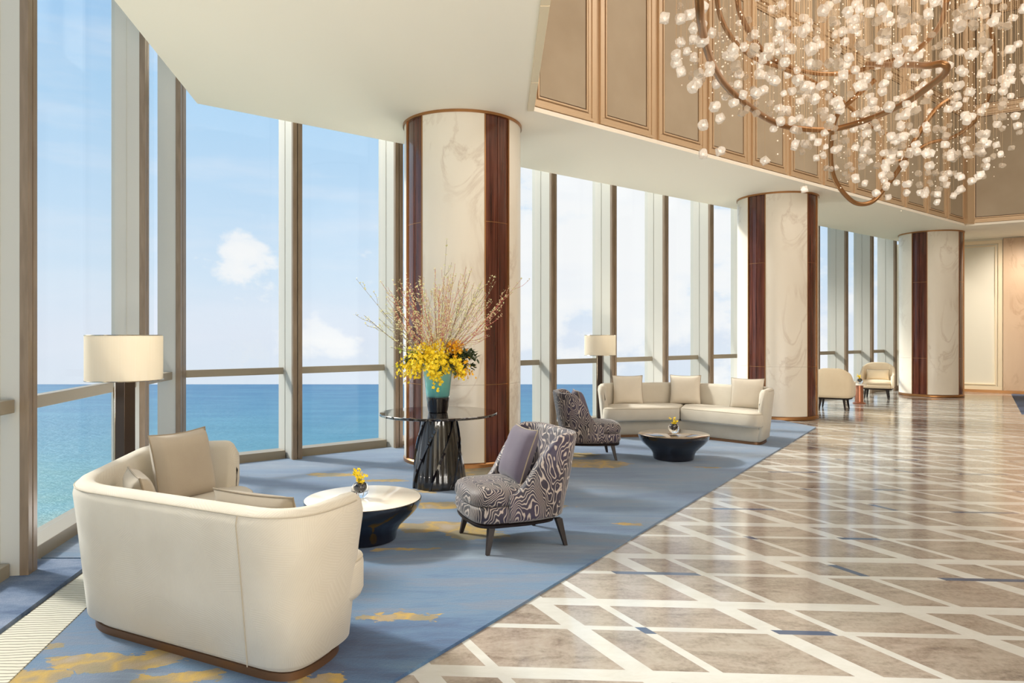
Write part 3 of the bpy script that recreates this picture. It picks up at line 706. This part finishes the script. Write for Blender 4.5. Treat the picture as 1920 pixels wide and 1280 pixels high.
def leaf(mb, c, d, L, w_):
    d = Vector(d).normalized(); c = Vector(c); s_ = d.cross(Vector((rnd.uniform(-.4, .4), rnd.uniform(-.4, .4), 1))).normalized(); n_ = s_.cross(d)
    vs = [c, c+d*L*.35+s_*w_/2-n_*w_*.1, c+d*L*.35-s_*w_/2-n_*w_*.1, c+d*L*.4+n_*w_*.1, c+d*L*.75+s_*w_*.32, c+d*L*.75-s_*w_*.32, c+d*L-n_*w_*.15]
    mb.add(vs, [(0, 1, 3), (0, 3, 2), (1, 4, 3), (3, 5, 2), (3, 4, 6), (3, 6, 5)])
def small_flowers(label, x, y, z, s_=1.0, n=6):
    o = thing('orchid_posy', label, 'flowers', (x, y, z))
    sm = MB(); bl = MB()
    for i in range(n):
        a = rnd.uniform(0, 2*pi); ln = rnd.uniform(.05, .09)*s_; e = Vector((cos(a)*ln*.6, sin(a)*ln*.6, ln*rnd.uniform(.5, 1.1)))
        pts = catmull([(0, 0, -.05*s_), (e.x*.3, e.y*.3, e.z*.5), tuple(e)], 4); sm.tube(pts, .0018*s_, 4)
        for k in range(7):
            p = pts[min(len(pts)-1, 3+k % 6)]+Vector([rnd.uniform(-.013, .013)*s_ for _ in range(3)]); blossom(bl, p, .012*s_, (rnd.uniform(-1, 1), rnd.uniform(-1.4, .4), rnd.uniform(-.3, 1)))
    sm.build('stems', M['leaf2'], o); bl.build('blossoms', M['yellow'], o, smooth=0)['kind'] = 'stuff'; return o
def floor_lamp(label, x, y, rz, zb):
    o = thing('floor_lamp', label, 'floor lamp', (x, y, zb), rz)
    MB().box((0, 0, .011), (.30, .30, .022)).build('base', M['darkmetal'], o, smooth=0, bevel=.004)
    MB().box((.008, 0, .60), (.08, .10, 1.155)).build('pole', M['darkmetal'], o, smooth=0, bevel=.003)
    MB().box((-.041, 0, .60), (.018, .104, 1.16)).build('pole_edge', M['steel'], o, smooth=0, bevel=.003)
    MB().tube([(0, 0, 1.17), (0, 0, 1.475)], .006, 10).build('stem', M['steel'], o)
    sh = MB(); n = 64; r = .25
    sh.loft([[(rr*cos(2*pi*i/n), rr*sin(2*pi*i/n), z) for i in range(n)] for rr, z in ((r, 1.165), (r, 1.485), (r-.003, 1.485), (r-.003, 1.165), (r, 1.165))], cap=False)
    s_ = sh.build('lamp_shade', M['shade'], o)
    for z in (1.165, 1.485):
        MB().tube([(r*cos(2*pi*i/n), r*sin(2*pi*i/n), z) for i in range(n+1)], .0035, 6, False).build('shade_rim', M['steel'], s_)
    sp = MB()
    for a in (0, 2*pi/3, 4*pi/3): sp.tube([(0, 0, 1.45), ((r-.003)*cos(a), (r-.003)*sin(a), 1.48)], .002, 5)
    sp.build('shade_spider', M['steel'], s_)
    MB().lathe([(.0005, 1.20), (.02, 1.21), (.03, 1.25), (.02, 1.30), (.012, 1.32), (.0005, 1.321)], 16).build('bulb', M['shade'], o)
    l_ = lamp('added_shade_spot', 'SPOT', (x, y, zb+1.36), 24, (1, .9, .76), spot_size=R(140), spot_blend=.8, shadow_soft_size=.06); l_.rotation_euler = (pi, 0, 0)  # upward spot added inside the shade to brighten the low ceiling
    return o

# ------------------------------------------------------------------ near seating group
xa = atan2(.794, -.608)
sofa('curved beige sofa seen from behind in the left foreground', (-1.537, 4.043), xa, 1.20, 1.37, .07, (.94, -.36), (-1.05, -.34), .28)
pillow('cushion', 'taupe linen cushion standing against the window end of the near sofa', (-2.10, 4.50, .665), R(70), R(-12), .46, .45, .15, M['pillow'])
pillow('cushion', 'small taupe cushion tucked in the corner of the near sofa', (-1.99, 3.80, .60), R(126), R(-16), .40, .34, .13, M['pillow'])
pillow('cushion', 'low taupe cushion whose edge shows over the near sofa back', (-1.22, 3.42, .585), R(-24), R(20), .50, .34, .13, M['pillow'])
coffee_table('round black lacquer coffee table with a bright white top in front of the near sofa', -1.086, 5.138, 'whitestone')
bud_vase('glass ball vase on the near coffee table', -1.10, 5.10, Z0+.3025)
small_flowers('yellow orchid posy in the glass ball on the near coffee table', -1.10, 5.10, Z0+.3025+.115, 1.15, 8)
ch = armchair('slipper_chair', 'purple swirled armchair with grey cushion beside the near coffee table', (-.005, 5.13), R(202), M['zebra'], SLIP)
pillow('cushion', 'grey wool cushion leaning in the nearest swirled armchair', (.045, 5.15, .635), R(112), R(20), .40, .40, .14, M['greycush'])
floor_lamp('floor lamp with cream drum shade behind the near sofa at left', -2.78, 5.05, R(-15), Z0)

# ------------------------------------------------------------------ console table with arrangement
ct = thing('pedestal_table', 'round black table with twisted fluted base in front of the nearest column', 'table', (-.723, 6.945, Z0))
prof = [(.245, 0), (.247, .05), (.238, .15), (.222, .27), (.205, .40), (.188, .52), (.170, .62), (.158, .69)]
def rad(z):
    for (r0, z0), (r1, z1) in zip(prof, prof[1:]):
        if z <= z1: return r0+(r1-r0)*(z-z0)/(z1-z0)
    return prof[-1][0]
zz = [i*.69/28 for i in range(29)]
MB().lathe([(rad(z), z) for z in zz], 192, fn=lambda a, z: 1+.03*abs(sin(10*a))).build('fluted_base', M['fluted'], ct, smooth=50)
for k in range(7):
    a0 = 2*pi*k/7; rg = []
    for i in range(25):
        z = .69*i/24; a = a0+1.35*(i/24)**1.3; r_ = rad(z); hw = .013+.004*sin(pi*i/24)
        c_ = Vector((cos(a), sin(a), 0)); s_ = Vector((-sin(a), cos(a), 0)); p = c_*r_+Vector((0, 0, z))
        rg.append([p-c_*.02-s_*hw, p-c_*.02+s_*hw, p+c_*.022+s_*hw*.7, p+c_*.022-s_*hw*.7])
    MB().loft(rg).build('twisted_fin', M['lacquer'], ct, smooth=40)
MB().lathe([(.02, .69), (.22, .69), (.22, .702), (.568, .702), (.575, .706), (.576, .722), (.572, .727), (.02, .727)], 128).build('table_top', M['blackstone'], ct, smooth=30)
vz = Z0+.727
fv = thing('flower_vase', 'turquoise and black glazed vase on the round black table', 'vase', (-.73, 6.94, vz))
vo = [(.085, 0), (.094, .004), (.104, .06), (.113, .15), (.124, .25), (.134, .35), (.142, .43), (.146, .465), (.140, .47), (.134, .46), (.10, .1), (.05, .05)]
MB().lathe(vo, 64).build('vase_body', M['vase'], fv, smooth=50)
vt = Vector((-.73, 6.94, vz+.45))
def branch(az, el, L, red):
    o = tag(empty('flower_branch', tuple(vt)), 'thin upright budding branch in the turquoise vase', 'branch', 'budding branches in the turquoise vase')
    d = Vector((cos(az)*cos(el), sin(az)*cos(el), sin(el))); start = Vector((d.x, d.y, 0))*.06-Vector((0, 0, .12))
    bend = Vector((rnd.uniform(-.05, .05), rnd.uniform(-.05, .05), -.02)); pts = catmull([start, start+Vector((0, 0, .14))+d*.05, start+d*L*.55+bend+Vector((0, 0, .03)), start+d*L+bend*1.6], 6)
    n = len(pts); mb = MB().tube(pts, [.0036*(1-.7*i/n) for i in range(n)], 5); bd = MB()
    for k in range(7):
        i = rnd.randint(6, n-3); p = pts[i]; dd = (pts[i+1]-pts[i]).normalized(); side = dd.cross(Vector((rnd.uniform(-1, 1), rnd.uniform(-1, 1), rnd.uniform(-1, 1)))).normalized()
        ln = rnd.uniform(.07, .22); tw = catmull([p, p+dd*ln*.5+side*ln*.32, p+dd*ln+side*ln*.42], 3); mb.tube(tw, .0014, 4)
        for q in range(10):
            c = tw[rnd.randint(1, len(tw)-1)]+Vector([rnd.uniform(-.007, .007) for _ in range(3)]); leaf(bd, c, (rnd.uniform(-1, 1), rnd.uniform(-1, 1), rnd.uniform(0, 1)), .019, .010)
    for q in range(60):
        c = pts[rnd.randint(5, n-1)]+Vector([rnd.uniform(-.006, .006) for _ in range(3)]); leaf(bd, c, (rnd.uniform(-1, 1), rnd.uniform(-1, 1), rnd.uniform(0, 1)), .018, .010)
    mb.build('twig', M['twig'] if red else M['twig2'], o); bd.build('buds', M['bud'], o, smooth=0)['kind'] = 'stuff'
for i in range(62):
    az = i*2.399963; f = (i+.5)/62; el = pi/2-.80*f**.75; branch(az, el, rnd.uniform(.85, 1.18)*(1.0 if f < .8 else .92), i % 5 in (0, 2, 3))
branch(R(12), R(50), 1.35, True); branch(R(175), R(52), 1.3, False); branch(R(165), R(40), 1.0, False); branch(R(60), R(84), 1.42, False)
def spray(az, out, dropz, m, lab, up=.1):
    o = tag(empty('orchid_spray', tuple(vt)), lab, 'flowers', 'orchid sprays around the turquoise vase rim')
    d = Vector((cos(az), sin(az), 0)); st_ = d*.07+Vector((0, 0, -.06))
    pts = catmull([st_, d*.12+Vector((0, 0, up)), d*out*.75+Vector((0, 0, up*.9)), d*out+Vector((0, 0, -dropz))], 5)
    MB().tube(pts, .0025, 5).build('stem', M['leaf2'], o); bl = MB(); n = len(pts)
    for k in range(80):
        i = rnd.randint(4, n-1); p = pts[i]+Vector([rnd.gauss(0, .03) for _ in range(3)]); blossom(bl, p, rnd.uniform(.015, .022), (d.x+rnd.uniform(-.8, .8), d.y+rnd.uniform(-.8, .8), rnd.uniform(-.4, .8)))
    bl.build('blossoms', m, o, smooth=0)['kind'] = 'stuff'
for i in range(32):
    az = R(-90)+(i-15.5)*.196+rnd.uniform(-.1, .1); ca = cos(az); low_ = abs(ca) < .5
    sd = ca > .8
    spray(az, rnd.uniform(.20, .41 if not low_ else .28), rnd.uniform(.0, .12 if not low_ else .05), M['orange'] if sd else M['yellow'], 'golden orchid spray hanging over the vase at right' if sd else 'bright yellow orchid spray spilling over the turquoise vase rim', rnd.uniform(.04, .22))
spray(R(-85), .20, .17, M['yellow'], 'bright yellow orchid spray spilling over the turquoise vase rim', .02)
spray(R(-100), .19, .10, M['yellow'], 'bright yellow orchid spray spilling over the turquoise vase rim', .02)
for i in range(28):
    az = rnd.choice([R(-15), R(-40), R(160), R(200), R(30), R(-60)])+rnd.uniform(-.45, .45); right = cos(az) > 0
    o = tag(empty('leafy_sprig', tuple(vt)), 'dark green leafy sprig at the right of the vase' if right else 'olive green leafy sprig at the left of the vase', 'foliage', 'leafy sprigs around the turquoise vase')
    d = Vector((cos(az), sin(az), 0)); L_ = rnd.uniform(.28, .43); pts = catmull([d*.06-Vector((0, 0, .06)), d*.12+Vector((0, 0, .09)), d*L_+Vector((0, 0, rnd.uniform(-.05, .2)))], 6)
    MB().tube(pts, .0028, 5).build('stem', M['leaf'], o); lf = MB()
    for k in range(26):
        p = pts[rnd.randint(3, len(pts)-1)]; leaf(lf, p, (d.x*.5+rnd.uniform(-1, 1), d.y*.5+rnd.uniform(-1, 1), rnd.uniform(-.6, .8)), rnd.uniform(.045, .075), rnd.uniform(.022, .036))
    lf.build('leaves', M['leaf'] if right or i % 3 else M['leaf2'], o, smooth=0)['kind'] = 'stuff'

# ------------------------------------------------------------------ middle seating group
ys2 = atan2(-.337, .941)
sofa('long curved cream sofa facing the room in front of the second column', (2.42, 10.17), ys2, 1.33, 1.25)
def s2(x, y): return (2.42+x*cos(ys2)-y*sin(ys2), 10.17+x*sin(ys2)+y*cos(ys2))
p = s2(-.80, .28); pillow('cushion', 'pale cushion at the left end of the long cream sofa', (p[0], p[1], .665), ys2+R(20), R(-12), .46, .45, .14, M['pillow2'])
p = s2(.02, .60); pillow('cushion', 'pale cushion in the middle of the long cream sofa', (p[0], p[1], .67), ys2+R(3), R(-14), .46, .45, .14, M['pillow2'])
p = s2(.92, .17); pillow('cushion', 'pale cushion at the right end of the long cream sofa', (p[0], p[1], .665), ys2+R(-12), R(-14), .46, .45, .14, M['pillow2'])
coffee_table('round black lacquer coffee table in front of the long cream sofa', 1.943, 8.464)
bud_vase('glass ball vase on the far coffee table', 1.945, 8.47, Z0+.3025)
small_flowers('yellow orchid posy in the glass ball on the far coffee table', 1.945, 8.47, Z0+.3025+.11, .95, 6)
armchair('slipper_chair', 'purple swirled armchair in profile beside the far coffee table', (.93, 8.62), R(3), M['zebra'], SLIP)
pillow('cushion', 'dark cushion in the farther swirled armchair', (.84, 8.64, .635), R(93), R(-18), .40, .40, .14, M['greycush'])
floor_lamp('floor lamp with cream drum shade behind the long cream sofa', 1.41, 11.27, R(-20), Z0)

# ------------------------------------------------------------------ far seating pair
armchair('tub_chair', 'cream tub armchair with its back turned beside the second column', (6.55, 14.33), R(58), M['cream'], TUB)
armchair('tub_chair', 'cream tub armchair facing the room beside the third column', (8.74, 16.85), R(238), M['cream'], TUB)
pillow('cushion', 'cream lumbar cushion in the tub armchair beside the third column', (8.80, 16.94, .545), R(148), R(14), .50, .26, .12, M['cream'])
sd = thing('side_table', 'small round side table with copper column between the tub armchairs', 'side table', (7.62, 15.45, 0))
MB().lathe([(.01, 0), (.13, 0), (.135, .008), (.12, .02), (.085, .04), (.078, .40), (.01, .40)], 40).build('pedestal', M['copper'], sd)
MB().lathe([(.01, .40), (.145, .40), (.15, .406), (.15, .422), (.145, .43), (.01, .43)], 48).build('table_top', M['whitestone'], sd)
bud_vase('dark glass ball vase on the side table between the tub armchairs', 7.62, 15.43, .43)
small_flowers('yellow posy on the side table between the tub armchairs', 7.62, 15.43, .54, 1.2, 6)

# ------------------------------------------------------------------ chandelier
chd = thing('chandelier', 'huge chandelier of bronze rings and hanging glowing crystals', 'chandelier', (4.0, 8.0, 0))
O_ = Vector((4.0, 8.0, 0))
MB().prism([(2.6*cos(a*pi/24)*1.0-1.1*sin(a*pi/24)*.0, 2.2*sin(a*pi/24)) for a in range(48)], 8.9, 9.0).build('ceiling_plate', M['ring'], chd)
RINGS = [([(1.31, 5.0, 4.45), (1.41, 5.3, 4.02), (1.57, 5.8, 4.0), (1.85, 6.5, 4.0), (2.16, 7.1, 4.01), (2.53, 7.6, 3.99), (3.01, 8.2, 4.0), (3.41, 8.5, 4.0), (3.89, 8.55, 4.0), (4.2, 8.2, 4.03), (4.27, 7.6, 4.02), (4.25, 7.2, 4.03), (4.22, 6.9, 4.04), (4.17, 6.75, 4.06), (4.10, 6.72, 4.09), (4.05, 6.85, 4.12), (4.14, 7.3, 4.3), (4.29, 8.0, 4.57), (4.4, 8.7, 4.85)], .034),
 ([(2.23, 7.0, 5.15), (2.34, 7.3, 4.97), (2.52, 7.7, 4.96), (2.81, 8.2, 4.95), (3.13, 8.6, 4.91), (3.55, 9.0, 4.92), (4.09, 9.3, 4.95), (4.51, 9.3, 4.98), (4.77, 9.0, 4.98), (4.89, 8.6, 4.95), (4.88, 8.2, 4.97), (4.76, 7.8, 4.97), (4.57, 7.4, 5.02)], .03),
 ([(1.89, 6.6, 4.94), (2.04, 7.0, 4.83), (2.21, 7.4, 4.8), (2.51, 7.9, 4.78), (2.9, 8.4, 4.8), (3.33, 8.8, 4.85), (3.9, 9.2, 4.83), (4.46, 9.5, 4.65), (5.05, 9.8, 4.38), (5.47, 9.9, 4.25)], .026),
 ([(4.64, 9.0, 4.76), (4.41, 9.1, 4.55), (4.3, 9.3, 4.41), (4.32, 9.5, 4.22), (4.39, 9.7, 3.98), (4.52, 9.9, 3.74), (4.7, 10, 3.53), (4.94, 10.1, 3.39), (5.16, 10.1, 3.41), (5.3, 10, 3.59), (5.42, 9.8, 3.86), (5.48, 9.6, 4.13), (5.58, 9.5, 4.36), (5.7, 9.4, 4.55), (5.91, 9.4, 4.69)], .032),
 ([(5.97, 9.0, 5.78), (6.24, 9.2, 5.56), (6.51, 9.5, 5.3), (6.7, 9.8, 5.05), (6.79, 10.1, 4.81), (6.78, 10.4, 4.6), (6.69, 10.7, 4.5), (6.44, 10.9, 4.46), (6.08, 11, 4.23), (5.79, 11, 4.25)], .028)]
for pts, r in RINGS:
    c_ = catmull(pts, 8); MB().tube([p-O_ for p in c_], r, 14).build('bronze_ring', M['ring'], chd, smooth=50)
rc = random.Random(11)
def crystal(s_, seed):
    q = random.Random(seed); bm = bmesh.new(); pts = []
    for sx_ in (-1, 1):
        for sy_ in (-1, 1):
            for sz_ in (-1, 1):
                k_ = q.uniform(.45, .85); v = Vector((sx_, sy_, sz_))*.74
                for ax in range(3):
                    w_ = v.copy(); w_[ax] *= (1-k_); pts.append(w_*q.uniform(.88, 1.12))
    for p in pts: bm.verts.new(p*s_)
    bmesh.ops.convex_hull(bm, input=bm.verts); bmesh.ops.dissolve_limit(bm, angle_limit=.2, verts=bm.verts, edges=bm.edges)
    vs = [v.co.copy() for v in bm.verts]; bm.verts.index_update(); fs = [tuple(v.index for v in f.verts) for f in bm.faces]; bm.free(); return vs, fs
SH = [crystal(1, s_) for s_ in range(7)]
ICO = [Vector(p).normalized() for p in ((1, 0, 0), (-1, 0, 0), (0, 1, 0), (0, -1, 0), (0, 0, 1), (0, 0, -1))]
ICF = [(0, 2, 4), (2, 1, 4), (1, 3, 4), (3, 0, 4), (2, 0, 5), (1, 2, 5), (3, 1, 5), (0, 3, 5)]
ax = Vector((.72, .69)); ay = Vector((-.69, .72)); cen = Vector((4.05, 7.95))
def zlow(u, v): return 3.42+.95*abs(v)**2.2+.35*max(0, -u-.4)-.12*sin(3*u)+.0*v
pend = [(1.3, 6, 4.2), (1.46, 6.1, 4.24), (1.49, 6.2, 3.82), (1.62, 6.3, 3.72), (1.9, 6.6, 3.64), (1.82, 6.7, 3.5), (2.01, 6.8, 3.59), (1.9, 7.0, 3.3), (2.07, 7.0, 3.33), (2.73, 7.6, 3.38), (3.57, 8.6, 3.28), (5.77, 10.3, 3.58), (5.97, 10.3, 3.58), (7.08, 10.5, 4.11), (7.08, 10.5, 4.01)]
pend = [(p, .045, True) for p in pend]
def place():
    while True:
        u = rc.uniform(-1, 1); v = rc.uniform(-1, 1)
        if u*u+v*v > 1: continue
        p = cen+ax*u*3.3+ay*v*1.45
        z = zlow(u, v)+abs(rc.gauss(0, 1.05))
        if z > 6.3 or z < 3.3: continue
        px = 960+1320*p.x/p.y
        if p.x < .9: continue
        return p.x, p.y, z
for i in range(760):
    p = place(); lit = rc.random() < .58; pend.append((p, rc.uniform(.036, .050) if lit else rc.uniform(.030, .042), lit))
E_ = Vector((0, 0, 1.5))
def vis(p):
    d = Vector(p)-E_; return d.y > 1 and 628-1320*d.z/d.y > -15 and 960+1320*d.x/d.y < 1930
inview = [q for q in pend if vis(q[0])]; rest = [q for q in pend if not vis(q[0])][:160]
inview.sort(key=lambda q: -q[1]/(Vector(q[0])-E_).length)
meshes = {}
def crystal_mesh(kind, k):
    if (kind, k) not in meshes:
        vs, fs = SH[k]; me = bpy.data.meshes.new('crystal_pendant'); me.from_pydata([tuple(v) for v in vs], [], fs); me.materials.append(M[kind]); meshes[(kind, k)] = me
    return meshes[(kind, k)]
core_me = bpy.data.meshes.new('lamp_core'); core_me.from_pydata([tuple(v*.42) for v in ICO], [], ICF); core_me.materials.append(M['core']); core_me.shade_smooth()
wire_me = bpy.data.meshes.new('hanging_wire'); mb = MB().tube([(0, 0, 0), (0, 0, 1)], 1, 4); wire_me.from_pydata(mb.v, [], mb.f); wire_me.materials.append(M['wire'])
for i, (p, s_, lit) in enumerate(inview[:100]):
    o = bpy.data.objects.new('crystal_pendant', crystal_mesh('lit' if lit else 'unlit', i % 7)); C.objects.link(o); o.parent = chd
    o.location = Vector(p)-O_; o.scale = (s_*1.12,)*3; o.rotation_euler = (rc.uniform(-.4, .4), rc.uniform(-.4, .4), rc.uniform(0, 6))
    if lit:
        c_ = bpy.data.objects.new('lamp_core', core_me); C.objects.link(c_); c_.parent = o
    wv = bpy.data.objects.new('hanging_wire', wire_me); C.objects.link(wv); wv.parent = chd; wv.location = o.location; wv.scale = (.0011, .0011, 8.9-p[2])
def merge(items):
    mb = MB()
    for p, s_, lit in items:
        vs, fs = SH[rc.randint(0, 6)]; Rm = Euler((rc.uniform(-.4, .4), rc.uniform(-.4, .4), rc.uniform(0, 6))).to_matrix(); c_ = Vector(p)-O_
        mb.cur = 0 if lit else 1; mb.add([Rm @ v*(s_*1.12)+c_ for v in vs], fs)
        if lit: mb.cur = 2; mb.add([v*(s_*.46)+c_ for v in ICO], ICF)
    return mb
st_ = merge(inview[100:]+rest).build('crystal_cluster', [M['lit'], M['unlit'], M['core']], chd, smooth=0); st_['kind'] = 'stuff'
wr = MB()
for p, s_, lit in inview[100:]+rest:
    if vis(p) or True: q = Vector(p)-O_; wr.tube([q, (q.x, q.y, 8.9)], .0011, 3, False)
o = wr.build('fine_wires', M['wire'], chd); o['kind'] = 'stuff'
bd = MB()
for i in range(380):
    x, y, z = place(); z -= rc.uniform(-.1, .25); n = rc.randint(1, 5); sp = rc.uniform(.06, .16)
    for k in range(n):
        c_ = Vector((x, y, z+k*sp))-O_; r = rc.uniform(.006, .011); bd.add([c_+v*r for v in ICO], ICF)
o = bd.build('small_beads', M['bead'], chd, smooth=180); o['kind'] = 'stuff'
gl = lamp('chandelier_glow', 'POINT', (3.2, 7.3, 4.9), 22, (1, .82, .6), shadow_soft_size=1.2)
gl = lamp('chandelier_glow', 'POINT', (5.0, 9.2, 4.7), 22, (1, .82, .6), shadow_soft_size=1.2)
